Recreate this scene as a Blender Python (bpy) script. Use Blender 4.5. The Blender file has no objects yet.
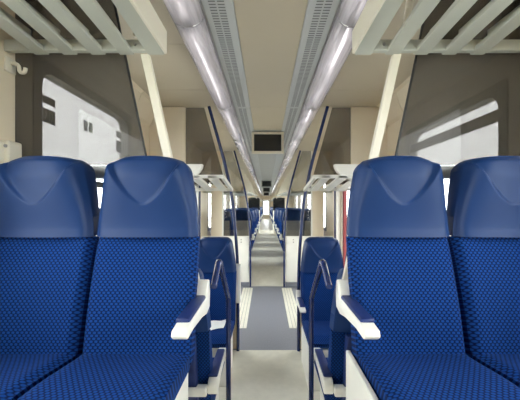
import bpy, bmesh, math, random
from math import sin, cos, pi, sqrt, radians
from mathutils import Vector, Matrix

random.seed(7)
SC = bpy.context.scene
COL = SC.collection

# ------------------------------------------------------------------ camera, world, exposure
CAMX, CAMZ, FPX = -0.025, 1.60, 290.0
cam = bpy.data.cameras.new('camera')
cam.sensor_width = 36.0
cam.lens = 36.0 * FPX / 520.0
cam.shift_x = -6.0 / 520.0
cam.shift_y = 6.0 / 520.0
cam.clip_start = 0.02
camo = bpy.data.objects.new('camera', cam)
camo.location = (CAMX, 0, CAMZ)
camo.rotation_euler = (pi / 2, 0, 0)
COL.objects.link(camo)
SC.camera = camo

SKY_STRENGTH = 11.5
EXPOSURE = 0.0
w = bpy.data.worlds.new('overcast_sky')
SC.world = w
w.use_nodes = True
nt = w.node_tree
nt.nodes.clear()
tc = nt.nodes.new('ShaderNodeTexCoord')
sep = nt.nodes.new('ShaderNodeSeparateXYZ')
ramp = nt.nodes.new('ShaderNodeValToRGB')
ramp.color_ramp.elements[0].position = 0.45
ramp.color_ramp.elements[0].color = (0.955, 0.96, 0.965, 1)
ramp.color_ramp.elements[1].position = 0.85
ramp.color_ramp.elements[1].color = (0.97, 0.985, 1.0, 1)
mr = nt.nodes.new('ShaderNodeMapRange')
mr.inputs['From Min'].default_value = -1
mr.inputs['From Max'].default_value = 1
bgn = nt.nodes.new('ShaderNodeBackground')
bgn.inputs['Strength'].default_value = SKY_STRENGTH
wo = nt.nodes.new('ShaderNodeOutputWorld')
nt.links.new(tc.outputs['Generated'], sep.inputs[0])
nt.links.new(sep.outputs['Z'], mr.inputs['Value'])
nt.links.new(mr.outputs[0], ramp.inputs[0])
nt.links.new(ramp.outputs[0], bgn.inputs['Color'])
nt.links.new(bgn.outputs[0], wo.inputs['Surface'])

vs = SC.view_settings
vs.view_transform = 'Standard'
vs.look = 'None'
vs.exposure = EXPOSURE
vs.gamma = 1.0
vs.use_curve_mapping = False
cy = SC.cycles
cy.use_denoising = True
cy.max_bounces = 14
cy.diffuse_bounces = 7
cy.glossy_bounces = 4
cy.transmission_bounces = 6
cy.transparent_max_bounces = 24
cy.sample_clamp_indirect = 6.0
cy.caustics_reflective = False
cy.caustics_refractive = False


# ------------------------------------------------------------------ materials
def lin(c):
    out = []
    for v in c:
        v /= 255.0
        out.append(v / 12.92 if v <= 0.04045 else ((v + 0.055) / 1.055) ** 2.4)
    return (*out, 1.0)


def principled(name, rgb, rough=0.5, spec=0.5, metal=0.0, noise=0.0, nscale=8.0, bump=0.0, bscale=200.0, coat=0.0):
    m = bpy.data.materials.new(name)
    m.use_nodes = True
    n, l = m.node_tree.nodes, m.node_tree.links
    p = n['Principled BSDF']
    c = lin(rgb)
    p.inputs['Base Color'].default_value = c
    p.inputs['Roughness'].default_value = rough
    p.inputs['Specular IOR Level'].default_value = spec
    p.inputs['Metallic'].default_value = metal
    p.inputs['Coat Weight'].default_value = coat
    p.inputs['Coat Roughness'].default_value = 0.15
    t = n.new('ShaderNodeTexCoord')
    if noise > 0:
        nz = n.new('ShaderNodeTexNoise')
        nz.inputs['Scale'].default_value = nscale
        nz.inputs['Detail'].default_value = 4
        cr = n.new('ShaderNodeValToRGB')
        cr.color_ramp.elements[0].position = 0.3
        cr.color_ramp.elements[1].position = 0.7
        cr.color_ramp.elements[0].color = tuple(v * (1 - noise) for v in c[:3]) + (1,)
        cr.color_ramp.elements[1].color = tuple(min(1, v * (1 + noise)) for v in c[:3]) + (1,)
        l.new(t.outputs['Object'], nz.inputs['Vector'])
        l.new(nz.outputs['Fac'], cr.inputs[0])
        l.new(cr.outputs[0], p.inputs['Base Color'])
    if bump > 0:
        nb = n.new('ShaderNodeTexNoise')
        nb.inputs['Scale'].default_value = bscale
        bp = n.new('ShaderNodeBump')
        bp.inputs['Strength'].default_value = bump
        bp.inputs['Distance'].default_value = 0.002
        l.new(t.outputs['Object'], nb.inputs['Vector'])
        l.new(nb.outputs['Fac'], bp.inputs['Height'])
        l.new(bp.outputs[0], p.inputs['Normal'])
    return m


def schlick(n, l, f0=0.04):
    """reflectance that is the same from both sides of a thin pane"""
    lw = n.new('ShaderNodeLayerWeight')
    lw.inputs['Blend'].default_value = 0.5
    pw = n.new('ShaderNodeMath'); pw.operation = 'POWER'; pw.inputs[1].default_value = 5.0
    ma = n.new('ShaderNodeMath'); ma.operation = 'MULTIPLY_ADD'; ma.inputs[1].default_value = 1 - f0; ma.inputs[2].default_value = f0
    l.new(lw.outputs['Facing'], pw.inputs[0])
    l.new(pw.outputs[0], ma.inputs[0])
    return ma


def glassy(name, tint, refl=1.0, rough=0.02, f0=0.04, haze=0.0):
    """thin pane: tinted straight-through transmission plus a Fresnel mirror coat"""
    m = bpy.data.materials.new(name)
    m.use_nodes = True
    n, l = m.node_tree.nodes, m.node_tree.links
    n.clear()
    o = n.new('ShaderNodeOutputMaterial')
    tr = n.new('ShaderNodeBsdfTransparent')
    tr.inputs['Color'].default_value = (*tint, 1)
    gl = n.new('ShaderNodeBsdfGlossy')
    gl.inputs['Roughness'].default_value = rough
    gl.inputs['Color'].default_value = (refl, refl, refl, 1)
    fr = schlick(n, l, f0)
    mx = n.new('ShaderNodeMixShader')
    l.new(fr.outputs[0], mx.inputs[0])
    if haze > 0:
        hz = n.new('ShaderNodeBsdfDiffuse')
        hz.inputs['Color'].default_value = lin((196, 188, 178))
        mh = n.new('ShaderNodeMixShader')
        mh.inputs[0].default_value = haze
        l.new(tr.outputs[0], mh.inputs[1])
        l.new(hz.outputs[0], mh.inputs[2])
        l.new(mh.outputs[0], mx.inputs[1])
    else:
        l.new(tr.outputs[0], mx.inputs[1])
    l.new(gl.outputs[0], mx.inputs[2])
    l.new(mx.outputs[0], o.inputs['Surface'])
    return m


def fabric(name, light, dark, pitch, rowp):
    """woven moquette: staggered little bright loops on a dark ground, in UV metres"""
    m = bpy.data.materials.new(name)
    m.use_nodes = True
    n, l = m.node_tree.nodes, m.node_tree.links
    p = n['Principled BSDF']
    p.inputs['Roughness'].default_value = 0.85
    p.inputs['Specular IOR Level'].default_value = 0.15
    p.inputs['Sheen Weight'].default_value = 0.06
    p.inputs['Sheen Roughness'].default_value = 0.4
    p.inputs['Sheen Tint'].default_value = lin((120, 150, 235))
    uv = n.new('ShaderNodeUVMap')
    mp = n.new('ShaderNodeMapping')
    mp.inputs['Scale'].default_value = (1 / pitch, 1 / rowp, 1)
    # shear every second row by half a pitch
    sp = n.new('ShaderNodeSeparateXYZ')
    fl = n.new('ShaderNodeMath'); fl.operation = 'FLOOR'
    md = n.new('ShaderNodeMath'); md.operation = 'PINGPONG'; md.inputs[1].default_value = 1.0
    hf = n.new('ShaderNodeMath'); hf.operation = 'MULTIPLY'; hf.inputs[1].default_value = 0.5
    ad = n.new('ShaderNodeMath'); ad.operation = 'ADD'
    cb = n.new('ShaderNodeCombineXYZ')
    l.new(uv.outputs[0], mp.inputs['Vector'])
    l.new(mp.outputs[0], sp.inputs[0])
    l.new(sp.outputs['Y'], fl.inputs[0])
    l.new(fl.outputs[0], md.inputs[0])
    l.new(md.outputs[0], hf.inputs[0])
    l.new(sp.outputs['X'], ad.inputs[0])
    l.new(hf.outputs[0], ad.inputs[1])
    l.new(ad.outputs[0], cb.inputs[0])
    # cell centre distances: |frac-0.5|
    fx = n.new('ShaderNodeMath'); fx.operation = 'FRACT'
    fy = n.new('ShaderNodeMath'); fy.operation = 'FRACT'
    l.new(ad.outputs[0], fx.inputs[0])
    l.new(sp.outputs['Y'], fy.inputs[0])
    ax = n.new('ShaderNodeMath'); ax.operation = 'SUBTRACT'; ax.inputs[1].default_value = 0.5
    ay = n.new('ShaderNodeMath'); ay.operation = 'SUBTRACT'; ay.inputs[1].default_value = 0.5
    l.new(fx.outputs[0], ax.inputs[0])
    l.new(fy.outputs[0], ay.inputs[0])
    c2 = n.new('ShaderNodeCombineXYZ')
    l.new(ax.outputs[0], c2.inputs[0])
    l.new(ay.outputs[0], c2.inputs[1])
    mp2 = n.new('ShaderNodeMapping')
    mp2.inputs['Rotation'].default_value = (0, 0, 0)
    mp2.inputs['Scale'].default_value = (1.0, 0.72, 1)
    l.new(c2.outputs[0], mp2.inputs['Vector'])
    ln = n.new('ShaderNodeVectorMath'); ln.operation = 'LENGTH'
    l.new(mp2.outputs[0], ln.inputs[0])
    cr = n.new('ShaderNodeValToRGB')
    cr.color_ramp.elements[0].position = 0.24
    cr.color_ramp.elements[0].color = lin(light)
    cr.color_ramp.elements[1].position = 0.44
    cr.color_ramp.elements[1].color = lin(dark)
    l.new(ln.outputs['Value'], cr.inputs[0])
    l.new(cr.outputs[0], p.inputs['Base Color'])
    bp = n.new('ShaderNodeBump')
    bp.inputs['Strength'].default_value = 0.35
    bp.invert = True
    bp.inputs['Distance'].default_value = 0.003
    l.new(ln.outputs['Value'], bp.inputs['Height'])
    l.new(bp.outputs[0], p.inputs['Normal'])
    return m


M = {}
M['beige'] = principled('beige_laminate', (226, 213, 190), 0.45, noise=0.03, nscale=3)
M['ceil'] = principled('ceiling_laminate', (192, 181, 160), 0.42, noise=0.02, nscale=2)
M['ceilgrey'] = principled('ceiling_grey_panel', (172, 172, 168), 0.35, noise=0.02)
M['white'] = principled('white_moulded_plastic', (232, 230, 222), 0.38, noise=0.02, nscale=5)
M['rackwhite'] = principled('rack_enamel', (186, 188, 178), 0.42, noise=0.02, nscale=5)
M['cream'] = principled('cream_enamel', (226, 220, 204), 0.35)
M['headblue'] = principled('blue_headrest_vinyl', (25, 52, 98), 0.42, spec=0.18, noise=0.04, nscale=6, bump=0.06, bscale=500)
M['navy'] = principled('navy_enamel_tube', (24, 42, 92), 0.25, spec=0.6, noise=0.05, nscale=20)
M['navypad'] = principled('navy_armrest_rubber', (30, 46, 98), 0.42, noise=0.06, nscale=30, bump=0.05)
M['shell'] = principled('navy_seat_shell', (26, 44, 96), 0.4, noise=0.04)
M['shellgrey'] = principled('grey_seat_rear_panel', (150, 150, 148), 0.45, noise=0.04)
M['fabric'] = fabric('royal_blue_moquette', (12, 60, 126), (1, 18, 64), 0.0185, 0.0118)
M['lino'] = principled('pale_grey_linoleum', (212, 209, 196), 0.33, spec=0.5, noise=0.05, nscale=14)
M['carpet'] = principled('slate_blue_flooring', (124, 126, 136), 0.45, noise=0.10, nscale=60, bump=0.1, bscale=400)
M['stripw'] = principled('ribbed_white_strip', (222, 220, 208), 0.5, noise=0.04)
M['podium'] = principled('podium_side_grey', (188, 186, 178), 0.5, noise=0.03)
M['frame'] = principled('window_frame_grey', (146, 140, 130), 0.45, noise=0.04)
M['dark'] = principled('black_rubber', (24, 24, 26), 0.5, noise=0.05)
M['slot'] = principled('vent_slot_dark', (118, 118, 120), 0.6, noise=0.05)
M['vent'] = principled('vent_grey_metal', (188, 190, 190), 0.38, noise=0.02)
M['alu'] = principled('aluminium', (168, 168, 166), 0.35, metal=0.6, noise=0.03)
M['screen'] = principled('dark_screen', (14, 18, 22), 0.12, noise=0.2, nscale=3)
M['red'] = principled('red_door_edge', (104, 8, 16), 0.5, noise=0.04)
M['paper'] = principled('white_paper', (240, 240, 238), 0.7, noise=0.02)
M['sticker'] = principled('dark_sticker', (92, 90, 86), 0.5, noise=0.05)
M['stickg'] = principled('green_sticker', (96, 140, 84), 0.5, noise=0.25, nscale=60)
M['stickw'] = principled('white_pictogram', (225, 225, 222), 0.5, noise=0.02)
M['ground'] = principled('pale_gravel_ground', (176, 176, 170), 0.9, noise=0.2, nscale=3)
M['bark'] = principled('pale_bark', (120, 112, 104), 0.9, noise=0.2, nscale=10)
M['tint'] = glassy('smoked_partition_glass', (0.355, 0.35, 0.34), 1.0, f0=0.010, haze=0.11)
M['tintlight'] = glassy('pale_smoked_glass', (0.55, 0.54, 0.53), 1.0, f0=0.04, haze=0.06)
M['tintdark'] = glassy('dark_smoked_glass', (0.78, 0.78, 0.77), 1.0, f0=0.04)
M['panetint'] = glassy('tinted_window_glass', (0.74, 0.755, 0.765), 0.9, f0=0.02)
M['pane'] = glassy('window_glass', (0.93, 0.95, 0.94), 0.9)


def cover_mat():
    m = bpy.data.materials.new('translucent_lamp_cover')
    m.use_nodes = True
    n, l = m.node_tree.nodes, m.node_tree.links
    n.clear()
    o = n.new('ShaderNodeOutputMaterial')
    tr = n.new('ShaderNodeBsdfTransparent'); tr.inputs['Color'].default_value = (0.86, 0.85, 0.89, 1)
    df = n.new('ShaderNodeBsdfDiffuse'); df.inputs['Color'].default_value = lin((190, 188, 193))
    tl = n.new('ShaderNodeBsdfTranslucent'); tl.inputs['Color'].default_value = lin((198, 196, 200))
    gl = n.new('ShaderNodeBsdfGlossy'); gl.inputs['Roughness'].default_value = 0.09
    fr = schlick(n, l)
    a = n.new('ShaderNodeMixShader'); a.inputs[0].default_value = 0.5
    b = n.new('ShaderNodeMixShader'); b.inputs[0].default_value = 0.25
    tcn = n.new('ShaderNodeTexCoord')
    mpn = n.new('ShaderNodeMapping'); mpn.inputs['Scale'].default_value = (28, 1.6, 28)
    nz = n.new('ShaderNodeTexNoise'); nz.inputs['Scale'].default_value = 1.0; nz.inputs['Detail'].default_value = 3
    mrn = n.new('ShaderNodeMapRange'); mrn.inputs['From Min'].default_value = 0.35; mrn.inputs['From Max'].default_value = 0.68
    mrn.inputs['To Min'].default_value = 0.02; mrn.inputs['To Max'].default_value = 0.55
    l.new(tcn.outputs['Object'], mpn.inputs['Vector']); l.new(mpn.outputs[0], nz.inputs['Vector'])
    l.new(nz.outputs['Fac'], mrn.inputs['Value']); l.new(mrn.outputs[0], b.inputs[0])
    c = n.new('ShaderNodeMixShader')
    l.new(df.outputs[0], a.inputs[1]); l.new(tl.outputs[0], a.inputs[2])
    l.new(a.outputs[0], b.inputs[1]); l.new(tr.outputs[0], b.inputs[2])
    l.new(fr.outputs[0], c.inputs[0]); l.new(b.outputs[0], c.inputs[1]); l.new(gl.outputs[0], c.inputs[2])
    l.new(c.outputs[0], o.inputs['Surface'])
    return m


M['cover'] = cover_mat()
m = principled('fluorescent_lamp_tube', (235, 235, 232), 0.4, noise=0.02)
m.node_tree.nodes['Principled BSDF'].inputs['Emission Color'].default_value = (1.0, 0.95, 0.88, 1)
m.node_tree.nodes['Principled BSDF'].inputs['Emission Strength'].default_value = 7.0
M['lamp'] = m


# ------------------------------------------------------------------ mesh helpers
class MB:
    """collects verts/faces, builds ONE mesh object"""
    def __init__(self):
        self.v, self.f, self.uv = [], [], {}

    def add(self, verts, faces):
        o = len(self.v)
        self.v += [tuple(p) for p in verts]
        self.f += [tuple(i + o for i in f) for f in faces]
        return self

    def box(self, x0, x1, y0, y1, z0, z1):
        x0, x1 = min(x0, x1), max(x0, x1)
        y0, y1 = min(y0, y1), max(y0, y1)
        z0, z1 = min(z0, z1), max(z0, z1)
        v = [(x, y, z) for z in (z0, z1) for y in (y0, y1) for x in (x0, x1)]
        f = [(0, 2, 3, 1), (4, 5, 7, 6), (0, 1, 5, 4), (2, 6, 7, 3), (0, 4, 6, 2), (1, 3, 7, 5)]
        return self.add(v, f)

    def prism(self, poly, axis, a, b):
        """extrude a 2D polygon along axis ('x','y','z') from a to b"""
        n = len(poly)
        def P(p, t):
            if axis == 'x': return (t, p[0], p[1])
            if axis == 'y': return (p[0], t, p[1])
            return (p[0], p[1], t)
        v = [P(p, a) for p in poly] + [P(p, b) for p in poly]
        f = [tuple(range(n))[::-1], tuple(range(n, 2 * n))]
        f += [(i, (i + 1) % n, n + (i + 1) % n, n + i) for i in range(n)]
        return self.add(v, f)

    def tube(self, pts, r, n=10, fillet=0.0, caps=True):
        pts = [Vector(p) for p in pts]
        if fillet > 0 and len(pts) > 2:
            out = [pts[0]]
            for i in range(1, len(pts) - 1):
                a, b, c = pts[i - 1], pts[i], pts[i + 1]
                d = min(fillet, (a - b).length * 0.48, (c - b).length * 0.48)
                p, q = b + (a - b).normalized() * d, b + (c - b).normalized() * d
                for k in range(7):
                    t = k / 6
                    out.append(p * (1 - t) ** 2 + b * 2 * t * (1 - t) + q * t * t)
            out.append(pts[-1])
            pts = out
        t0 = (pts[1] - pts[0]).normalized()
        up = Vector((0, 0, 1)) if abs(t0.z) < 0.9 else Vector((1, 0, 0))
        nrm = (up - t0 * up.dot(t0)).normalized()
        rings = []
        for i, p in enumerate(pts):
            t = (pts[min(i + 1, len(pts) - 1)] - pts[max(i - 1, 0)]).normalized()
            nrm = (nrm - t * nrm.dot(t)).normalized()
            bi = t.cross(nrm)
            rr = r[i] if isinstance(r, (list, tuple)) else r
            rings.append([p + (nrm * cos(2 * pi * k / n) + bi * sin(2 * pi * k / n)) * rr for k in range(n)])
        v = [q for R in rings for q in R]
        f = []
        for i in range(len(rings) - 1):
            for k in range(n):
                f.append((i * n + k, i * n + (k + 1) % n, (i + 1) * n + (k + 1) % n, (i + 1) * n + k))
        if caps:
            f.append(tuple(range(n))[::-1])
            f.append(tuple((len(rings) - 1) * n + k for k in range(n)))
        return self.add(v, f)

    def slab(self, front, back, nu, nv, us=None, vs_=None):
        us = us or [-1 + 2 * i / nu for i in range(nu + 1)]
        vs_ = vs_ or [j / nv for j in range(nv + 1)]
        nu, nv = len(us) - 1, len(vs_) - 1
        A = [front(u, v) for v in vs_ for u in us]
        B = [back(u, v) for v in vs_ for u in us]
        W, N = nu + 1, len(A)
        f = []
        for j in range(nv):
            for i in range(nu):
                a = j * W + i
                f.append((a, a + 1, a + W + 1, a + W))
                f.append((N + a, N + a + W, N + a + W + 1, N + a + 1))
        for j in range(nv):
            a = j * W
            f.append((a, a + W, N + a + W, N + a))
            a = j * W + nu
            f.append((a, N + a, N + a + W, a + W))
        for i in range(nu):
            f.append((i, N + i, N + i + 1, i + 1))
            a = nv * W + i
            f.append((a, a + 1, N + a + 1, N + a))
        return self.add(A + B, f)

    def obj(self, name, mat, parent=None, smooth=False, bevel=0.0, seg=2, uvf=None, angle=40):
        me = bpy.data.meshes.new(name)
        me.from_pydata(self.v, [], self.f)
        bm = bmesh.new()
        bm.from_mesh(me)
        bmesh.ops.recalc_face_normals(bm, faces=bm.faces)
        if bevel > 0:
            ed = [e for e in bm.edges if len(e.link_faces) == 2 and e.calc_face_angle(0) > radians(25)]
            bmesh.ops.bevel(bm, geom=ed, offset=bevel, segments=seg, profile=0.5, affect='EDGES', clamp_overlap=True)
        if uvf:
            lay = bm.loops.layers.uv.new('UVMap')
            for fc in bm.faces:
                for lp in fc.loops:
                    lp[lay].uv = uvf(lp.vert.co)
        bm.to_mesh(me)
        bm.free()
        if smooth:
            me.shade_smooth()
            me.set_sharp_from_angle(angle=radians(angle))
        me.materials.append(M[mat] if isinstance(mat, str) else mat)
        o = bpy.data.objects.new(name, me)
        COL.objects.link(o)
        if parent:
            o.parent = parent
        return o


def tag(o, label=None, cat=None, group=None, kind=None):
    if label: o['label'] = label
    if cat: o['category'] = cat
    if group: o['group'] = group
    if kind: o['kind'] = kind
    return o


def empty(name, loc=(0, 0, 0), rz=0.0):
    o = bpy.data.objects.new(name, None)
    o.empty_display_size = 0.1
    o.location = loc
    o.rotation_euler = (0, 0, rz)
    COL.objects.link(o)
    return o


def copy_tree(o, parent=None):
    c = o.copy()
    COL.objects.link(c)
    c.parent = parent
    for ch in list(o.children):
        copy_tree(ch, c)
    return c


def B(x0, x1, y0, y1, z0, z1):
    return MB().box(x0, x1, y0, y1, z0, z1)


def sstep(a, b, x):
    t = max(0.0, min(1.0, (x - a) / (b - a)))
    return t * t * (3 - 2 * t)


ORD = ['first', 'second', 'third', 'fourth', 'fifth', 'sixth', 'seventh', 'eighth', 'ninth', 'tenth',
       'eleventh', 'twelfth', 'thirteenth', 'fourteenth', 'fifteenth', 'sixteenth', 'seventeenth', 'eighteenth',
       'nineteenth', 'twentieth']
SIDES = ((-1, 'left'), (1, 'right'))

# ------------------------------------------------------------------ layout constants (metres, floor of the low section = 0)
WX = 1.32                   # inner face of the side walls
CZ = 2.70                   # ceiling
HI = 0.55                   # raised floor at the camera's end
FAR = 0.25                  # floor of the far saloon
Y_PART1, Y_PART2, Y_PART3 = 1.50, 3.24, 5.80
Y_END = 31.0
Y_BACK = -5.2


def farfloor(y):
    return FAR * sstep(5.85, 6.55, y)


# ================================================================== SETTING
# floors
f = B(-WX, WX, 1.80, Y_PART2 - 0.02, -0.05, 0.0).obj('floor', 'lino')
tag(f, 'pale grey linoleum floor of the low section before the slate carpet', 'floor', kind='structure')
f = B(-WX, WX, Y_PART2 - 0.02, Y_PART3 - 0.02, -0.05, 0.0).obj('floor', 'carpet')
tag(f, 'slate blue-grey vestibule floor between the blue poles', 'floor', kind='structure')
mb = MB()
ys = [Y_PART3 - 0.02 + i * 0.08 for i in range(11)] + [Y_END]
top = [(y, farfloor(y)) for y in ys]
poly = top + [(Y_END, -0.06), (ys[0], -0.06)]
mb.prism(poly, 'x', -WX, WX)
f = mb.obj('floor', 'lino', smooth=True, angle=20)
tag(f, 'glossy pale floor of the far aisle leading to the end door', 'floor', kind='structure')
f = B(-WX, WX, Y_BACK, 1.30, HI - 0.06, HI).obj('floor', 'lino')
tag(f, 'raised linoleum floor beneath the near seats', 'floor', kind='structure')
for s, sd in SIDES:
    p = B(s * 0.37, s * WX, 1.30, 1.44, 0.0, HI).obj('floor_podium', 'podium', bevel=0.004)
    tag(p, f'grey podium edge behind the near {sd} seats', 'podium', kind='structure')
st = B(-0.37, 0.37, 1.30, 1.52, 0.0, 0.367).obj('step', 'lino', bevel=0.006)
tag(st, 'upper aisle step down from the near seats', 'step', kind='structure')
st = B(-0.37, 0.37, 1.52, 1.76, 0.0, 0.184).obj('step', 'lino', bevel=0.006)
tag(st, 'lower aisle step onto the pale floor', 'step', kind='structure')

# white ribbed strips at both edges of the vestibule floor
for k, (s, sd) in enumerate(SIDES):
    root = empty(f'trim_{k + 1}', (s * 0.375, 4.72, 0.0))
    tag(root, f'white ribbed floor strip along the {sd} edge of the slate vestibule floor', 'floor strip', kind='structure')
    for i in range(4):
        x = -0.0725 + i * 0.0483
        B(x - 0.0215, x + 0.0215, -0.93, 0.93, 0.0005, 0.006).obj('rib', 'stripw', root, bevel=0.002, seg=1)

# side walls: one opening list per side
WIN_NEAR = (1.62, 2.76)
far_w = [(6.45, 8.05), (8.35, 9.95), (10.25, 11.85), (12.15, 13.75), (16.9, 18.5), (18.8, 20.4), (20.7, 22.3), (22.6, 24.2), (24.5, 26.1), (26.4, 28.0)]
back_w = [(-4.7, -3.1), (-2.8, -1.2), (-0.8, 1.05)]
DOORS = [(3.70, 5.20), (14.6, 16.0)]


def wall(s, sd):
    ops = []
    for a, b in back_w: ops.append((a, b, HI + 0.75, 2.36))
    ops.append((WIN_NEAR[0], WIN_NEAR[1], 0.85, 2.44 if s < 0 else 2.30))
    for a, b in DOORS: ops.append((a, b, 0.0 if a < 6 else FAR, 2.05 + (0 if a < 6 else FAR)))
    for a, b in far_w: ops.append((a, b, 1.05, 2.20))
    ops.sort()
    m = MB()
    X0, X1 = s * WX, s * (WX + 0.07)
    y = Y_BACK
    for a, b, z0, z1 in ops:
        m.box(X0, X1, y, a, -0.06, CZ + 0.05)
        if z0 > 0.3: m.box(X0, X1, a, b, -0.06, z0)
        m.box(X0, X1, a, b, z1, CZ + 0.05)
        y = b
    m.box(X0, X1, y, Y_END, -0.06, CZ + 0.05)
    o = m.obj(f'wall_{sd}', 'beige')
    tag(o, f'beige laminate side wall with windows on the {sd}', 'wall', kind='structure')
    return o


WALL = {s: wall(s, sd) for s, sd in SIDES}
# cove panel between window head and ceiling, in separate lengths
for s, sd in SIDES:
    for a, b in ((Y_BACK, 0.0), (0.006, 1.43), (1.56, 2.78), (2.79, 3.19)):
        MB().prism([(s * (WX - 0.001), 2.47), (s * (WX - 0.001), CZ - 0.002), (s * (WX - 0.13), CZ - 0.002), (s * (WX - 0.10), CZ - 0.02), (s * (WX - 0.03), 2.50)],
                   'y', a, b).obj('cove_panel', 'beige', WALL[s])
    MB().prism([(s * (WX - 0.001), 2.30), (s * (WX - 0.001), CZ - 0.002), (s * (WX - 0.22), CZ - 0.002), (s * (WX - 0.18), CZ - 0.05), (s * (WX - 0.03), 2.33)],
               'y', 5.86, Y_END).obj('cove_panel', 'beige', WALL[s])

m = MB()
for q in (-1, 1):
    m.box(q * 0.36, q * (WX + 0.07), Y_END, Y_END + 0.08, -0.06, CZ + 0.05)
m.box(-0.36, 0.36, Y_END, Y_END + 0.08, FAR + 2.0, CZ + 0.05)
m.box(-0.36, 0.36, Y_END, Y_END + 0.08, -0.06, FAR - 0.001)
e = m.obj('wall_end', 'beige')
tag(e, 'beige end wall of the carriage around the far door', 'wall', kind='structure')
e = B(-WX - 0.07, WX + 0.07, Y_BACK - 0.08, Y_BACK, -0.06, CZ + 0.05).obj('wall_back', 'beige')
tag(e, 'beige rear bulkhead behind the viewpoint', 'wall', kind='structure')

# ceiling: backing plate with separate panels
ceil = B(-WX - 0.07, WX + 0.07, Y_BACK, Y_END, CZ + 0.02, CZ + 0.07).obj('ceiling', 'ceilgrey')
tag(ceil, 'beige panelled ceiling running the length of the carriage', 'ceiling', kind='structure')
seams = [Y_BACK, -2.6, 0.55, 1.97, 2.75, 3.22, 4.21, 5.8, 8.5, 11.3, 14.2, 17, 20, 23, 26, Y_END]
for a, b in zip(seams[:-1], seams[1:]):
    for s, sd in SIDES:
        B(s * 0.575, s * (WX - 0.002), a + 0.002, b - 0.002, CZ, CZ + 0.02).obj('soffit_panel', 'ceil', ceil, bevel=0.002, seg=1)
for a, b in ((Y_BACK, -1.4), (-1.4, 3.22), (3.22, 4.21), (4.21, 8.5), (8.5, 14.2), (14.2, 20), (20, Y_END)):
    B(-0.2, 0.2, a + 0.002, b - 0.002, CZ, CZ + 0.02).obj('centre_panel', 'ceil' if a < 4 else 'ceilgrey', ceil, bevel=0.002, seg=1)


# windows
def rring(y0, y1, z0, z1, r, n=5):
    pts = []
    for cyy, czz, a0 in ((y1 - r, z1 - r, 0), (y0 + r, z1 - r, 90), (y0 + r, z0 + r, 180), (y1 - r, z0 + r, 270)):
        for k in range(n + 1):
            a = radians(a0 + 90 * k / n)
            pts.append((cyy + r * cos(a), czz + r * sin(a)))
    return pts


def ring_prism(m, outer, inner, x0, x1):
    n = len(outer)
    v = [(x0, *p) for p in outer] + [(x0, *p) for p in inner] + [(x1, *p) for p in outer] + [(x1, *p) for p in inner]
    fc = []
    for i in range(n):
        j = (i + 1) % n
        fc += [(i, j, n + j, n + i), (2 * n + i, 3 * n + i, 3 * n + j, 2 * n + j),
               (i, 2 * n + i, 2 * n + j, j), (n + i, n + j, 3 * n + j, 3 * n + i)]
    m.add(v, fc)


WN = [0]


def window(s, sd, a, b, z0, z1, label, hopper=None, stickers=False, green=False, fw=0.05, low=False):
    WN[0] += 1
    xc = s * (WX + 0.02)
    root = empty(f'window_{WN[0]}', (xc, (a + b) / 2, z0))
    tag(root, label, 'window', kind='structure')
    cyy, h, hw = 0.0, z1 - z0, (b - a) / 2
    m = MB()
    ring_prism(m, rring(-hw - 0.012, hw + 0.012, -0.012, h + 0.012, 0.02), rring(-hw + fw, hw - fw, fw, h - fw, 0.09), s * -0.028, s * 0.05)
    m.obj('frame', 'frame', root, smooth=True, angle=30)
    B(s * 0.01, s * 0.016, -hw + 0.01, hw - 0.01, 0.01, h - 0.01).obj('pane', 'panetint' if (stickers or green) else 'pane', root)
    if hopper:
        for q in hopper:
            B(s * -0.016, s * 0.008, -hw + 0.02, hw - 0.02, q[0] - z0, q[1] - z0).obj('transom', q[2], root, bevel=0.003)
    xs = s * 0.006

    def stick(y, z, dy, dz, mat):
        return B(xs, xs - s * 0.002, y - (a + b) / 2, y + dy - (a + b) / 2, z - z0, z + dz - z0).obj('sticker', mat, root)
    if stickers:
        # dark notices in the near upper corner, small pair mid-way, another pair at the far end
        stick(1.715, 2.215, 0.10, 0.045, 'sticker')
        for yy in (1.715, 1.767):
            t = stick(yy, 2.10, 0.049, 0.085, 'sticker')
            yc = yy - (a + b) / 2
            MB().tube([(xs - s * 0.0035, yc + 0.013, 2.118 - z0), (xs - s * 0.0035, yc + 0.028, 2.15 - z0), (xs - s * 0.0035, yc + 0.02, 2.17 - z0)], 0.003, 5).obj('pictogram', 'stickw', t)
        stick(2.10, 2.15, 0.045, 0.075, 'sticker')
        stick(2.16, 2.15, 0.045, 0.075, 'stickg')
        stick(2.555, 2.21, 0.09, 0.055, 'sticker')
        stick(2.555, 2.08, 0.09, 0.10, 'sticker')
    if green:
        t = stick(1.98, 1.66, 0.05, 0.07, 'stickg')
        yc = 1.98 - (a + b) / 2
        B(xs - s * 0.002, xs - s * 0.003, yc + 0.012, yc + 0.022, 1.672 - z0, 1.715 - z0).obj('pictogram', 'stickw', t)
        stick(2.06, 1.66, 0.05, 0.07, 'stickw')
    return root


for k, (a, b) in enumerate(back_w):
    for s, sd in SIDES:
        window(s, sd, a, b, HI + 0.75, 2.36, f'{ORD[k]} carriage window behind the viewpoint on the {sd}')
window(-1, 'left', *WIN_NEAR, 0.85, 2.44, 'left window with dark pictogram stickers seen through the smoked glass',
       hopper=[(1.745, 1.79, 'dark'), (1.53, 1.585, 'dark')], stickers=True)
window(1, 'right', *WIN_NEAR, 0.85, 2.30, 'right window with a grey hopper bar seen through the smoked glass',
       hopper=[(2.095, 2.165, 'frame')], green=True)
for k, (a, b) in enumerate(far_w):
    for s, sd in SIDES:
        window(s, sd, a, b, 1.05, 2.20, f'{ORD[k]} window on the {sd} wall past the vestibule')

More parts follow.
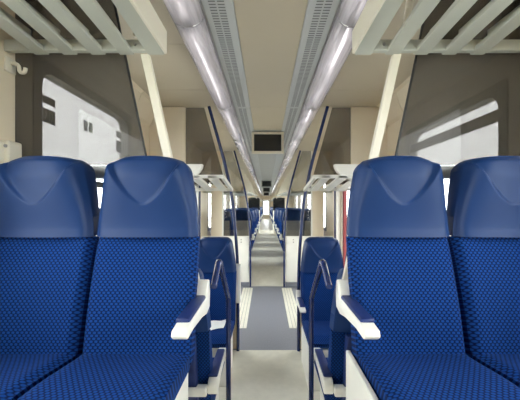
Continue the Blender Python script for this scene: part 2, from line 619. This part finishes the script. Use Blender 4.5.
# exterior doors of the vestibules
DN = [0]
for k, (a, b) in enumerate(DOORS):
    z0 = 0 if k == 0 else FAR
    for s, sd in SIDES:
        DN[0] += 1
        d = empty(f'door_{DN[0]}', (s * (WX + 0.02), (a + b) / 2, z0))
        tag(d, f'glazed double entrance door on the {sd} of the {"near" if k == 0 else "far"} vestibule', 'door', kind='structure')
        hw = (b - a) / 2
        for q in (-1, 1):
            y0, y1 = (0.004, hw - 0.004) if q > 0 else (-hw + 0.004, -0.004)
            m = MB()
            ring_prism(m, rring(y0, y1, 0.01, 2.04, 0.01), rring(y0 + 0.09, y1 - 0.09, 0.55, 1.93, 0.07), s * -0.01, s * 0.03)
            lf = m.obj('door_leaf', 'white', d, smooth=True, angle=30)
            B(s * 0.006, s * 0.012, y0 + 0.085, y1 - 0.085, 0.545, 1.935).obj('pane', 'pane', lf)
        if k == 0:
            # jamb posts at the far side of the doorway
            B(s * -0.10, s * -0.021, hw + 0.02, hw + 0.20, 0, 2.2).obj('jamb', 'white' if s > 0 else 'alu', d, bevel=0.006)
            B(s * -0.125, s * -0.101, hw + 0.06, hw + 0.085, 0, 2.2).obj('seal', 'navy', d)
            if s > 0:
                B(s * -0.07, s * -0.012, hw - 0.36, hw - 0.29, 0.0, 2.02).obj('door_edge', 'red', d, bevel=0.005)['label'] = 'red door edge'

# far end door
d = empty('door_5', (0, Y_END, FAR))
tag(d, 'white gangway door at the far end of the aisle', 'door', kind='structure')
m = MB()
for q in (-1, 1):
    m.box(q * 0.25, q * 0.358, 0.01, 0.05, 0.002, 1.995)
m.box(-0.25, 0.25, 0.01, 0.05, 0.002, 0.45)
m.box(-0.25, 0.25, 0.01, 0.05, 1.86, 1.995)
lf = m.obj('door_leaf', 'cream', d)
B(-0.249, 0.249, 0.027, 0.033, 0.451, 1.859).obj('pane', 'panetint', lf)
for q in (-1, 1):
    B(q * 0.36, q * 0.43, -0.08, -0.001, 0.0, 2.08).obj('door_frame', 'alu', d)

# ================================================================== SEATS
HW0, HW1 = 0.227, 0.186


def head_hw(v):
    base = HW0 + (HW1 - HW0) * (v / 0.8) ** 1.6 if v < 0.8 else HW1 - 0.02 * (v - 0.8)
    if v > 0.80:
        t = (v - 0.80) / 0.20
        base -= 0.075 * (1 - sqrt(max(0.0, 1 - t * t)))
    return base


def head_front(u, v):
    hw = head_hw(v)
    x = u * hw
    z = 0.914 + 0.358 * v - 0.003 * v * u * u
    y = 0.105 + 0.040 * v
    y -= 0.022 * (1 - abs(u) ** 3)
    y += 0.028 * sstep(0.86, 1.0, abs(u)) + 0.02 * sstep(0.93, 1.0, v)
    # tapering dish, deeper towards the top
    ridge = 0.115 * max(0.0, v - 0.10) ** 1.3 * (1 - 0.25 * sstep(0.7, 1.0, v))
    inside = 0.0
    if v > 0.38:
        xv = 0.156 * min(1.0, ((v - 0.40) / 0.52)) ** 0.60 if v > 0.40 else 0.0
        inside = sstep(-0.005, 0.009, xv - abs(x))
    y -= ridge * (1 - 0.6 * abs(u) ** 6)
    if v > 0.40:
        y += inside * (0.004 + 0.040 * (v - 0.40) / 0.6)
    return (x, y, z)


def head_back(u, v):
    hw = head_hw(v) * 0.97
    return (u * hw, 0.212 + 0.045 * v - 0.02 * abs(u) ** 4 - 0.015 * sstep(0.85, 1, v), 0.914 + 0.353 * v)


def back_front(u, v):
    hw = 0.224 + (0.228 - 0.224) * v
    x = u * hw
    y = -0.012 + 0.127 * v - 0.012 * sin(pi * v)
    y += -0.022 * (abs(u) ** 2) * (1 - v * 0.8) + 0.012 * (1 - v)
    y += 0.04 * sstep(0.88, 1.0, abs(u))
    y += 0.008 * sstep(0.96, 1.0, v)
    return (x, y, 0.40 + 0.51 * v)


def back_back(u, v):
    hw = (0.224 + (0.228 - 0.224) * v) * 0.985
    return (u * hw, 0.10 + 0.085 * v, 0.40 + 0.51 * v)


def cush_top(u, v):
    hw = 0.224
    x = u * hw
    yy = 0.03 - 0.46 * v
    z = 0.448 + 0.022 * sstep(0.0, 0.6, v) + 0.012 * abs(u) ** 2
    z -= 0.02 * sstep(0.86, 1.0, abs(u))
    z -= 0.05 * sstep(0.86, 1.0, v) ** 1.5
    return (x, yy, z)


def cush_bot(u, v):
    return (u * 0.216, 0.03 - 0.445 * v, 0.372 + 0.01 * v)


US = [-1, -0.985, -0.96, -0.93, -0.89, -0.84] + [-0.78 + 1.56 * i / 52 for i in range(53)] + [0.84, 0.89, 0.93, 0.96, 0.985, 1]
VS = [i / 44 * 0.8 for i in range(45)] + [0.8 + 0.2 * sin(pi / 2 * i / 10) for i in range(1, 11)]
US2 = [-1, -0.98, -0.95, -0.91, -0.86, -0.7, -0.45, -0.2, 0, 0.2, 0.45, 0.7, 0.86, 0.91, 0.95, 0.98, 1]


def arm(seat, sgn, up=0.0, hump=True):
    """white moulded arm with navy pad on one side; origin at its hinge"""
    ax, ay, az = sgn * 0.243, 0.155, 0.622
    m = MB()
    # profile in (y, z) relative to hinge, facing -y
    if hump:
        prof = [(0.035, -0.045), (0.045, 0.03), (0.03, 0.085), (0.005, 0.09), (-0.02, 0.06)]
    else:
        prof = [(0.03, -0.06), (0.035, -0.01), (0.02, 0.012), (0.0, 0.016)]
    prof += [(-0.035, 0.018), (-0.30, 0.018), (-0.355, 0.012), (-0.365, -0.008), (-0.345, -0.024), (-0.26, -0.022), (-0.12, -0.036), (-0.03, -0.055)]
    m.prism(prof, 'x', -0.027, 0.027)
    a = m.obj('armrest', 'white', seat, bevel=0.006, smooth=True, angle=50)
    a.location = (ax, ay, az)
    a.rotation_euler = (up, 0, 0)
    B(-sgn * 0.029, sgn * 0.022, -0.305, -0.03 if hump else -0.005, 0.012, 0.032).obj('arm_pad', 'navypad', a, bevel=0.008, smooth=True)['label'] = 'navy rubber arm pad'
    MB().box(-sgn * 0.16, -sgn * 0.0275, 0.01, 0.055, -0.06, 0.0 if hump else -0.01).obj('hinge_bracket', 'white', a, bevel=0.008)
    return a


def make_seat(armside=0, base='pedestal', up=0.0, hump=True, rear=False):
    root = empty('train_seat')
    m = MB(); m.slab(head_front, head_back, 0, 0, US, VS)
    m.obj('headrest', 'headblue', root, smooth=True, angle=60)
    m = MB(); m.slab(back_front, back_back, 0, 0, US2, [i / 16 for i in range(17)])
    m.obj('backrest', 'fabric', root, smooth=True, angle=60, uvf=lambda c: (c.x, c.z + 0.35 * c.y))
    m = MB(); m.slab(cush_top, cush_bot, 0, 0, US2, [0, 0.1, 0.25, 0.4, 0.55, 0.7, 0.8, 0.86, 0.9, 0.94, 0.97, 1])
    m.obj('cushion', 'fabric', root, smooth=True, angle=60, uvf=lambda c: (c.x, c.y + c.z * 0.6))
    # moulded shell around the back
    m = MB()
    m.slab(lambda u, v: (u * (0.21 if rear else 0.165) * (1 - 0.03 * v), 0.118 + 0.083 * v, 0.33 + 0.575 * v),
           lambda u, v: (u * (0.205 if rear else 0.16) * (1 - 0.03 * v), 0.158 + 0.083 * v, 0.33 + 0.575 * v), 6, 6)
    sh = m.obj('back_shell', 'shell', root, bevel=0.006)
    if rear:
        m = MB()
        m.slab(lambda u, v: (u * 0.19, 0.172 + 0.092 * v, 0.42 + 0.60 * v), lambda u, v: (u * 0.185, 0.182 + 0.092 * v, 0.42 + 0.60 * v), 2, 2)
        m.obj('rear_panel', 'shellgrey', sh)['label'] = 'grey rear panel'
    if base == 'pedestal':
        B(-0.195, 0.195, -0.34, 0.10, 0.0, 0.362).obj('base', 'white', root, bevel=0.01)
    elif base == 'box':
        B(-0.222, 0.228, -0.40, 0.10, 0.0, 0.362).obj('base', 'white', root, bevel=0.008)
    elif base == 'panel':
        B(-0.195, 0.195, -0.34, 0.10, 0.0, 0.362).obj('base', 'white', root, bevel=0.01)
        sx = armside
        B(sx * 0.229, sx * 0.249, -0.52, 0.10, 0.0, 0.42).obj('side_panel', 'white', root, bevel=0.004)
    elif base == 'cantilever':
        B(-0.20, 0.20, -0.36, 0.10, 0.31, 0.362).obj('seat_frame', 'shell', root, bevel=0.006)
        MB().tube([(0, -0.1, 0.0), (0, -0.1, 0.32)], 0.03, 8).obj('leg', 'alu', root)
    if armside:
        arm(root, armside, up, hump)
    return root


def place(proto, x, y, z, facing, label, group):
    o = proto if not proto.get('used') else copy_tree(proto)
    proto['used'] = 1
    o['used'] = 1
    o.location = (x, y, z)
    o.rotation_euler = (0, 0, 0 if facing < 0 else pi)
    return tag(o, label, 'seat', group)


AX, WIX = 0.563, 1.035
YN = 1.17
G0 = 'four near seats facing the viewer'
place(make_seat(1), -AX + 0.005, YN, HI, -1, 'near left aisle seat with blue headrest and lowered white armrest', G0)
place(make_seat(0), -WIX + 0.008, YN, HI, -1, 'near left window seat with blue headrest at the photo edge', G0)
place(make_seat(-1, 'panel'), AX + 0.01, YN, HI, -1, 'near right aisle seat with blue headrest and white side panel', G0)
place(make_seat(0), WIX + 0.008, YN, HI, -1, 'near right window seat with blue headrest cut by photo edge', G0)

YL = 1.78
G1 = 'seats backing onto the near seats'
P = {}
P['A'] = make_seat(1, hump=False)
P['B'] = make_seat(-1, hump=False)
P['W'] = make_seat(0)
place(P['B'], -AX, YL, 0, 1, 'low left aisle seat turned away directly behind the near left seat', G1)
place(P['A'], AX, YL, 0, 1, 'low right aisle seat turned away directly behind the near right seat', G1)
place(P['W'], -WIX, YL, 0, 1, 'low left window seat turned away, hidden behind the near left seats', G1)
place(P['W'], WIX, YL, 0, 1, 'low right window seat turned away, hidden behind the near right seats', G1)

YS = 2.90
G2 = 'low seats facing the viewer before the vestibule'
place(make_seat(1, 'pedestal', radians(-98)), -AX, YS, 0, -1, 'small left seat with a white paper on its cushion and raised armrest', G2)
place(make_seat(-1, 'box'), AX, YS, 0, -1, 'small right seat on a white box base beside the blue pole', G2)
place(P['W'], -WIX, YS, 0, -1, 'low left window seat facing the viewer beneath the short rack', G2)
place(P['W'], WIX, YS, 0, -1, 'low right window seat facing the viewer beneath the short rack', G2)

# unseen facing row, added behind the viewpoint so near headrests have seats to reflect
G3 = 'unseen seats added behind the viewpoint for headrest reflections'
for s_, sd in SIDES:
    place(P['B' if s_ < 0 else 'A'], s_ * AX, -0.78, HI, 1, f'unseen aisle seat added for headrest reflections, behind the viewpoint on the {sd}', G3)
    place(P['W'], s_ * WIX, -0.78, HI, 1, f'unseen window seat added for headrest reflections, behind the viewpoint on the {sd}', G3)

# paper on the left small seat
m = MB()
m.slab(lambda u, v: (u * 0.115, 0.10 * (v - 0.5) * 2 + 0.03 * u, 0.006 + 0.012 * abs(sin(2.2 * u + v * 2))),
       lambda u, v: (u * 0.115, 0.10 * (v - 0.5) * 2 + 0.03 * u, 0.004 + 0.012 * abs(sin(2.2 * u + v * 2))), 10, 6)
pp = m.obj('paper_sheet', 'paper', smooth=True)
pp.location = (-0.53, YS - 0.17, 0.4665)
tag(pp, 'crumpled white paper lying on the small left seat', 'paper')

# far saloon rows: pairs alternately turned away / facing
FS = {'A': make_seat(1, 'cantilever', rear=True), 'B': make_seat(-1, 'cantilever', rear=True), 'W': make_seat(0, 'cantilever', rear=True)}
rows = []
y = 6.78
bay = 1.78
for k in range(4):
    rows.append((y, 1)); rows.append((y + 1.14, -1)); y += bay
y = 17.2
for k in range(6):
    rows.append((y, 1)); rows.append((y + 1.14, -1)); y += bay
for i, (yy, fc) in enumerate(rows):
    for s, sd in SIDES:
        key = 'A' if (s * -1) * (-fc) > 0 else 'B'
        turn = 'turned away' if fc > 0 else 'facing the viewer'
        place(FS[key], s * AX, yy, farfloor(yy), fc, f'{sd} aisle seat {turn}, {ORD[i]} row past the vestibule', 'seats of the far saloon')
        if i < 8:
            place(FS['W'], s * WIX, yy, farfloor(yy), fc, f'{sd} window seat {turn}, {ORD[i]} row past the vestibule', 'seats of the far saloon')
for q in list(FS.values()) + list(P.values()):
    if not q.get('category'):
        print('unused proto')

# ================================================================== LUGGAGE RACKS
def strut_mesh(m, p0, p1, w=0.042, d=0.03):
    p0, p1 = Vector(p0), Vector(p1)
    v = []
    for p in (p0, p1):
        for dx, dy in ((-w / 2, -d / 2), (w / 2, -d / 2), (w / 2, d / 2), (-w / 2, d / 2)):
            v.append((p.x + dx, p.y + dy, p.z))
    m.add(v, [(0, 1, 2, 3), (7, 6, 5, 4), (0, 4, 5, 1), (1, 5, 6, 2), (2, 6, 7, 3), (3, 7, 4, 0)])


def near_rack(s, sd, xin):
    ye = 1.455
    z = HI + 1.815
    root = empty('luggage_rack', (s * xin, ye, z))
    tag(root, f'white slatted overhead luggage rack above the near {sd} seats', 'luggage rack', 'overhead luggage racks')
    wdt = WX - xin - 0.004
    # beam with shallow end face
    B(0, s * wdt, -0.03, 0.0, 0.0, 0.055).obj('end_beam', 'rackwhite', root, bevel=0.004)
    B(0, s * wdt, -1.5, -1.46, 0.0, 0.055).obj('end_beam', 'rackwhite', root, bevel=0.004)
    # longitudinal slats: curved in profile (they rise towards the viewer, hook under the beam)
    n = 5
    prof_n = 14
    offs = [0.085] + [0.085 + 0.148 * i for i in range(1, n)]

    def slat(x0, x1, name, th=0.022, drop=0.0):
        pr = []
        for i in range(prof_n + 1):
            t = i / prof_n
            yy = -1.48 + 1.488 * t
            zz = -0.004 + 0.05 * sin(pi * min(1, (1 - t) * 1.6) * 0.5) if t > 0.37 else 0.046
            pr.append((yy, zz))
        low = [(a, b) for a, b in pr]
        upp = [(a, b + th) for a, b in reversed(pr)]
        m = MB(); m.prism(low + upp, 'x', s * x0, s * x1)
        return m.obj(name, 'rackwhite', root, bevel=0.003, seg=1, smooth=True, angle=35)
    slat(0.002, 0.085, 'front_slat', 0.026)
    B(-s * 0.012, s * 0.0015, -1.50, 0.006, 0.0, 0.115).obj('front_rail', 'cream', root, bevel=0.004)
    for i in range(n - 1):
        x = 0.155 + 0.142 * i
        slat(x, x + 0.072, 'slat')
        # upright web on each slat
        B(s * (x + 0.062), s * (x + 0.070), -1.46, -0.03, 0.052, 0.098).obj('slat_web', 'rackwhite', root)
    MB().tube([(s * 0.135, -0.034, 0.03), (s * 0.135, -0.0295, 0.03)], 0.008, 10).obj('screw', 'alu', root)
    # slanted supporting strut down behind the seat and up to the ceiling
    m = MB()
    strut_mesh(m, (s * (0.635 - xin) - 0.0, 0.015, -0.0), (s * (0.385 - xin), 0.03, -1.15))
    m.obj('strut', 'cream', root, bevel=0.003)
    m = MB()
    strut_mesh(m, (s * (0.665 - xin), -0.012, 0.075), (s * (0.70 - xin), -0.012, CZ - z - 0.002), 0.03, 0.02)
    m.obj('hanger', 'cream', root)
    return root


near_rack(-1, 'left', 0.535)
near_rack(1, 'right', 0.42)


def low_rack(s, sd, xin, y0, y1, z, label, ns=4, slope=0.0, bracket=True, struts=(), mat='rackwhite'):
    root = empty('luggage_rack', (s * xin, y0, z))
    tag(root, label, 'luggage rack', 'overhead luggage racks')
    L = y1 - y0
    wdt = WX - xin - 0.004
    B(0, s * wdt, 0, 0.03, 0.0, 0.03).obj('end_beam', mat, root, bevel=0.004)
    B(0, s * wdt, L - 0.03, L, -slope, 0.03 - slope).obj('end_beam', mat, root, bevel=0.004)
    m = MB()
    m.add([(s * a, yy, zz) for yy, dz in ((-0.002, 0), (L + 0.002, -slope)) for a, zz in ((-0.015, dz - 0.006), (0.012, dz - 0.006), (0.012, dz + 0.03), (-0.015, dz + 0.03))],
          [(0, 1, 2, 3), (7, 6, 5, 4), (0, 4, 5, 1), (1, 5, 6, 2), (2, 6, 7, 3), (3, 7, 4, 0)])
    m.obj('front_rail', mat, root, bevel=0.003)
    step = (wdt - 0.03) / ns
    for i in range(ns):
        x = 0.05 + step * i
        m = MB()
        m.add([(s * a, yy, zz) for yy, dz in ((0.0, 0), (L, -slope)) for a, zz in ((x, dz - 0.004), (x + step * 0.52, dz - 0.004), (x + step * 0.52, dz + 0.018), (x, dz + 0.018))],
              [(0, 1, 2, 3), (7, 6, 5, 4), (0, 4, 5, 1), (1, 5, 6, 2), (2, 6, 7, 3), (3, 7, 4, 0)])
        m.obj('slat', mat, root)
    if bracket:
        # quarter-disc end bracket standing on the rack
        c = (0.50 - (0.40 - xin), 0.0)
        poly = [(s * 0.52, 0.015)] + [(s * (0.52 - 0.26 * cos(radians(a))), 0.015 + 0.165 - 0.165 * sin(radians(a))) for a in range(90, -1, -10)] + [(s * 0.52, 0.18)]
        MB().prism(poly, 'y', 0.40, 0.46).obj('bracket', 'white', root, bevel=0.006)
        B(s * 0.521, s * wdt, 0.38, 0.48, 0.03, 0.18).obj('bracket_arm', 'white', root, bevel=0.006)
    if not bracket:
        B(-s * 0.03, s * 0.06, -0.03, -0.003, -0.02, 0.05).obj('end_cap', 'white', root, bevel=0.004)
    for q in struts:
        m = MB()
        strut_mesh(m, (s * 0.03, q - y0, 0.06), (s * (0.74 - xin), q - y0, CZ - z - 0.002), 0.05, 0.03)
        m.obj('strut', 'cream', root)
    return root


for s, sd in SIDES:
    low_rack(s, sd, 0.40, 2.50, 3.18, 1.84, f'short white slatted rack above the small {sd} seat', 6, 0.075, mat='white')
    low_rack(s, sd, 0.42, 5.90, 13.9, 1.87, f'long white rack along the {sd} of the far saloon', 3, -0.2, False, struts=[6.6, 7.6, 8.7, 9.9, 11.4, 13.2])
    low_rack(s, sd, 0.42, 16.8, 30.0, 2.07, f'distant white rack on the {sd} beyond the second partition', 3, 0, False, struts=[18.2, 20.0, 21.8, 23.6, 25.4])

# ================================================================== PARTITIONS
for s, sd in SIDES:
    # smoked glass above the seat backs, slanted free edge
    root = empty('glass_partition', (s * WX, Y_PART1, 1.74))
    tag(root, f'smoked glass partition with slanted edge behind the near {sd} seats', 'partition', 'smoked glass partitions')

    def ex(z):
        return 0.757 + 0.206 * (z - 2.38)
    zb = 1.81
    poly = [(-s * 0.001, zb - 1.74), (-s * 0.001, CZ - 1.743), (-s * (WX - ex(CZ)), CZ - 1.743), (-s * (WX - ex(zb + 0.05)), zb + 0.05 - 1.74), (-s * (WX - ex(zb) - 0.04), zb - 1.74)]
    MB().prism(poly, 'y', -0.004, 0.004).obj('glass', 'tint', root)
    B(-s * 0.001, -s * (WX - 0.60), -0.02, 0.02, 0.0, 0.066).obj('rail', 'alu', root, bevel=0.008)
    m = MB()
    strut_mesh(m, (-s * (WX - ex(CZ) + 0.004), 0, CZ - 1.743), (-s * (WX - ex(zb) + 0.004), 0, zb - 1.74), 0.008, 0.012)
    m.obj('edge_trim', 'dark', root)

    # vestibule entry: beige column, smoked glass, low panel
    root = empty('glass_partition', (s * WX, Y_PART2, 0))
    tag(root, f'beige column with smoked glass panel beside the {sd} vestibule pole', 'partition', 'smoked glass partitions')
    B(-s * 0.001, -s * 0.40, -0.03, 0.03, 1.74, CZ - 0.003).obj('column', 'beige', root, bevel=0.004)
    poly = [(-s * 0.40, 1.84), (-s * 0.40, CZ - 0.003), (-s * (WX - 0.715), CZ - 0.003), (-s * (WX - 0.475), 1.84)]
    MB().prism(poly, 'y', -0.004, 0.004).obj('glass', 'tintlight', root)
    B(-s * 0.001, -s * (WX - 0.345), 0.0, 0.03, 0.002, 0.90).obj('low_panel', 'beige', root, bevel=0.004)

    # far side of the vestibule: column, white lower panel, dark glass, posts
    root = empty('glass_partition', (s * WX, Y_PART3, 0))
    tag(root, f'white half-height panel with dark glass above, {sd} of the far saloon entry', 'partition', 'smoked glass partitions')
    B(-s * 0.20, -s * 0.42, -0.03, 0.03, 1.001, CZ - 0.003).obj('column', 'beige', root, bevel=0.004)
    B(-s * 0.42, -s * 0.445, -0.03, 0.03, 1.001, CZ - 0.003).obj('column_edge', 'white', root)
    B(-s * 0.001, -s * (WX - 0.365), -0.025, 0.025, 0.085, 1.0).obj('panel', 'white', root, bevel=0.005)
    B(-s * 0.001, -s * (WX - 0.365), -0.032, 0.028, 0.002, 0.084).obj('kick_strip', 'carpet', root)
    poly = [(-s * 0.445, 1.003), (-s * 0.445, CZ - 0.003), (-s * (WX - 0.70), CZ - 0.003), (-s * (WX - 0.44), 1.9), (-s * (WX - 0.375), 1.003)]
    MB().prism(poly, 'y', -0.004, 0.004).obj('glass', 'tintdark', root)
    for q in (0.88, 0.93):
        MB().tube([(-s * 0.80 + 0.0, -0.0255, q), (-s * 0.80, -0.029, q)], 0.012, 10).obj('button', 'frame', root)

    # second partition deep in the train
    for yy, wd in ((14.3, 'front'), (16.45, 'rear')):
        root = empty('glass_partition', (s * WX, yy, FAR))
        tag(root, f'distant dark glass partition on the {sd}, {wd} of the second vestibule', 'partition', 'smoked glass partitions')
        B(-s * 0.001, -s * (WX - 0.38), -0.025, 0.025, 0.002, 1.1).obj('panel', 'white', root)
        B(-s * 0.001, -s * 0.42, -0.03, 0.03, 1.101, CZ - FAR - 0.003).obj('column', 'beige', root)
        B(-s * 0.42, -s * (WX - 0.38), -0.006, 0.006, 1.101, 1.75).obj('glass', 'screen', root)

# ================================================================== POLES AND HANDRAILS
for s, sd in SIDES:
    for k, yy in enumerate((Y_PART2, Y_PART3)):
        xb, xt = 0.335, 0.655
        m = MB()
        y_ = yy - 0.035 if k == 0 else yy - 0.05
        m.tube([(s * xb, y_, 0.001), (s * xb, y_, 0.95), (s * (xb + 0.05), y_, 1.62), (s * (xb + 0.13), y_, 2.02), (s * xt, y_, CZ - 0.002)], 0.0175, 12, fillet=0.25)
        o = m.obj('grab_pole', 'navy', smooth=True)
        tag(o, f'navy blue bent grab pole {"at the near end" if k == 0 else "at the far end"} of the vestibule, {sd} side', 'grab pole', 'navy grab poles')
    # stair handrail beside the near seats
    m = MB()
    x = s * 0.268
    m.tube([(s * 0.268, 1.345, 1.225), (x, 1.50, 1.325), (x, 1.87, 1.0), (x, 1.885, 0.001)], 0.0160, 12, fillet=0.05)
    o = m.obj('stair_handrail', 'navy', smooth=True)
    tag(o, f'navy looped stair handrail beside the near {sd} armrest', 'handrail', 'stair handrails')

# ================================================================== CEILING FITTINGS
for s, sd in SIDES:
    # translucent lamp covers, in lengths
    cuts = [-2.6, -1.18, 0.24, 1.66, 3.08, 4.5, 5.92, 7.34, 11.6, 15.9, 20.1, 24.4, 30.9]
    for i, (a, b) in enumerate(zip(cuts[:-1], cuts[1:])):
        root = empty('ceiling_light', (s * 0.475, a, CZ))
        if i < 2:
            lb = f'translucent ceiling lamp cover behind the viewpoint, {sd} side, {ORD[i]} length'
        else:
            lb = f'translucent ceiling lamp cover on the {sd}, {ORD[i - 2]} length from the viewer'
        tag(root, lb, 'ceiling light', 'translucent lamp covers')
        L = b - a
        r, n = 0.096, 14
        m = MB()
        v, fc = [], []
        for yy in (0.004, L - 0.004):
            for rr in (r, r - 0.004):
                for k in range(n + 1):
                    t = pi * k / n
                    v.append((-cos(t) * rr, yy, -0.001 - 0.80 * sin(t) * rr))
        W = n + 1
        for k in range(n):
            fc.append((k, k + 1, 2 * W + k + 1, 2 * W + k))
            fc.append((W + k, 3 * W + k, 3 * W + k + 1, W + k + 1))
            fc.append((k, W + k, W + k + 1, k + 1))
            fc.append((2 * W + k, 2 * W + k + 1, 3 * W + k + 1, 3 * W + k))
        m.add(v, fc)
        m.obj('cover', 'cover', root, smooth=True, angle=50)
        B(-0.085, 0.085, 0.002, L - 0.002, -0.004, 0.018).obj('reflector', 'vent', root)
        MB().tube([(0, 0.05, -0.035), (0, L - 0.05, -0.035)], 0.013, 10).obj('lamp_tube', 'lamp', root, smooth=True)
        if i < 8:
            for q in (0.012, L - 0.042):
                B(-0.02, 0.02, q, q + 0.03, -0.055, -0.005).obj('lamp_socket', 'frame', root, bevel=0.004)
    # vent strips
    for i, (a, b) in enumerate(((Y_BACK, 1.2), (1.2, 3.22), (3.22, 5.8), (5.8, 14.2), (14.2, Y_END))):
        root = empty('ceiling_vent', (s * 0.29, a, CZ))
        lb = ['grey vent strip behind the viewpoint', 'grey slotted vent strip above the near seats', 'grey vent strip above the vestibule',
              'grey vent strip above the far saloon', 'grey vent strip at the distant end'][i]
        tag(root, f'{lb}, {sd} of the centre ceiling', 'ceiling vent', 'ceiling vent strips')
        B(-0.089, 0.089, 0.002, b - a - 0.002, -0.008, 0.012).obj('strip', 'vent', root, bevel=0.003, seg=1)
        B(s * 0.076, s * 0.084, 0.01, b - a - 0.01, -0.014, -0.0085).obj('edge_bead', 'alu', root)
        if i in (1, 2):
            m = MB()
            yy = 0.03
            while yy < b - a - 0.03:
                for q in (-0.026, 0.022):
                    m.box(q - 0.019, q + 0.019, yy, yy + 0.008, -0.0095, -0.0082)
                yy += 0.024
            sl = m.obj('slots', 'slot', root)
            sl['kind'] = 'stuff'

# monitors
for i, (yy, zt, wd, ht) in enumerate(((4.24, CZ - 0.015, 0.47, 0.315), (12.2, CZ - 0.015, 0.44, 0.30), (16.6, CZ - 0.02, 0.44, 0.30), (22.0, CZ - 0.02, 0.44, 0.3))):
    root = empty('ceiling_monitor', (0.0, yy, zt))
    tag(root, ['white-framed dark monitor hanging from the ceiling above the vestibule', 'dark monitor hanging further down the aisle, second from the viewer',
               'third monitor down the aisle', 'most distant monitor down the aisle'][i], 'monitor', 'ceiling monitors')
    if i == 2: root['label'] = 'small dark monitor down the aisle, third from the viewer'
    if i == 3: root['label'] = 'tiny dark monitor nearest the far end door'
    m = MB()
    o_ = [(-wd / 2, -ht), (wd / 2, -ht), (wd / 2, 0), (-wd / 2, 0)]
    bw = 0.034
    in_ = [(-wd / 2 + bw, -ht + bw), (wd / 2 - bw, -ht + bw), (wd / 2 - bw, -bw), (-wd / 2 + bw, -bw)]
    v = [(p[0], 0.0, p[1]) for p in o_] + [(p[0], 0.0, p[1]) for p in in_] + [(p[0], 0.05, p[1]) for p in o_] + [(p[0], 0.05, p[1]) for p in in_]
    fc = []
    for k in range(4):
        j = (k + 1) % 4
        fc += [(k, j, 4 + j, 4 + k), (8 + k, 12 + k, 12 + j, 8 + j), (k, 8 + k, 8 + j, j), (4 + k, 4 + j, 12 + j, 12 + k)]
    m.add(v, fc)
    m.obj('bezel', 'cream' if i == 0 else 'ceilgrey', root)
    B(-wd / 2 + bw - 0.002, wd / 2 - bw + 0.002, 0.012, 0.045, -ht + bw - 0.002, -bw + 0.002).obj('screen', 'screen', root)
    B(-wd / 2 + 0.02, wd / 2 - 0.02, 0.05, 0.14, -ht + 0.02, -0.005).obj('housing', 'ceilgrey', root)
    B(-0.06, 0.06, 0.06, 0.12, -0.006, 0.0145).obj('mount', 'alu', root)

# coat hook and wall unit on the left wall
root = empty('coat_hook', (-WX, 1.46, 2.30))
tag(root, 'cream coat hook on the left wall under the rack', 'coat hook')
B(0.0005, 0.012, -0.03, 0.03, -0.03, 0.045).obj('plate', 'cream', root, bevel=0.004)
MB().tube([(0.012, 0, 0.02), (0.05, 0, 0.012), (0.055, 0, -0.028), (0.08, 0, -0.03), (0.085, 0, -0.005)], 0.009, 8, fillet=0.015).obj('hook', 'cream', root, smooth=True)
root = empty('wall_bracket', (-WX, 1.46, 1.60))
tag(root, 'cream bracket with a screw at the left edge beside the window seat', 'bracket')
B(0.0005, 0.03, -0.10, 0.02, 0.02, 0.31).obj('plate', 'cream', root, bevel=0.008)
B(0.0005, 0.05, -0.06, 0.025, 0.16, 0.32).obj('block', 'cream', root, bevel=0.01)
MB().tube([(0.04, -0.0605, 0.29), (0.04, -0.066, 0.29)], 0.008, 10).obj('screw', 'alu', root)

# ================================================================== OUTSIDE
g = B(-60, 60, -40, 70, -1.3, -1.2).obj('ground_outside', 'ground')
tag(g, 'pale gravel ground outside the windows', 'ground', kind='structure')


def branchy(root_pt, h, seed):
    rnd = random.Random(seed)
    m = MB()

    def grow(p, d, L, r, depth):
        q = p + d * L
        m.tube([p, q], [r, r * 0.65], 5, caps=False)
        if depth == 0: return
        for k in range(3):
            nd = (d + Vector((rnd.uniform(-.7, .7), rnd.uniform(-.7, .7), rnd.uniform(-.1, .5)))).normalized()
            grow(p + d * L * rnd.uniform(0.55, 1.0), nd, L * rnd.uniform(0.55, 0.75), r * 0.6, depth - 1)
    grow(Vector((0, 0, 0)), Vector((0, 0, 1)), h * 0.38, h * 0.018, 5)
    o = m.obj('bare_tree', 'bark')
    o.location = root_pt
    return o


for k, (x, y_, h) in enumerate(((-13.0, 13.0, 5.2), (-15.0, 18.5, 6.0), (-14.0, 23.0, 5.0))):
    t = branchy((x, y_, -1.21), h, 40 + k)
    tag(t, ['bare pale tree outside the left window, nearest one', 'bare tree outside the left windows, middle one', 'bare tree outside the left windows, most distant one'][k],
        'tree', 'bare trees outside')
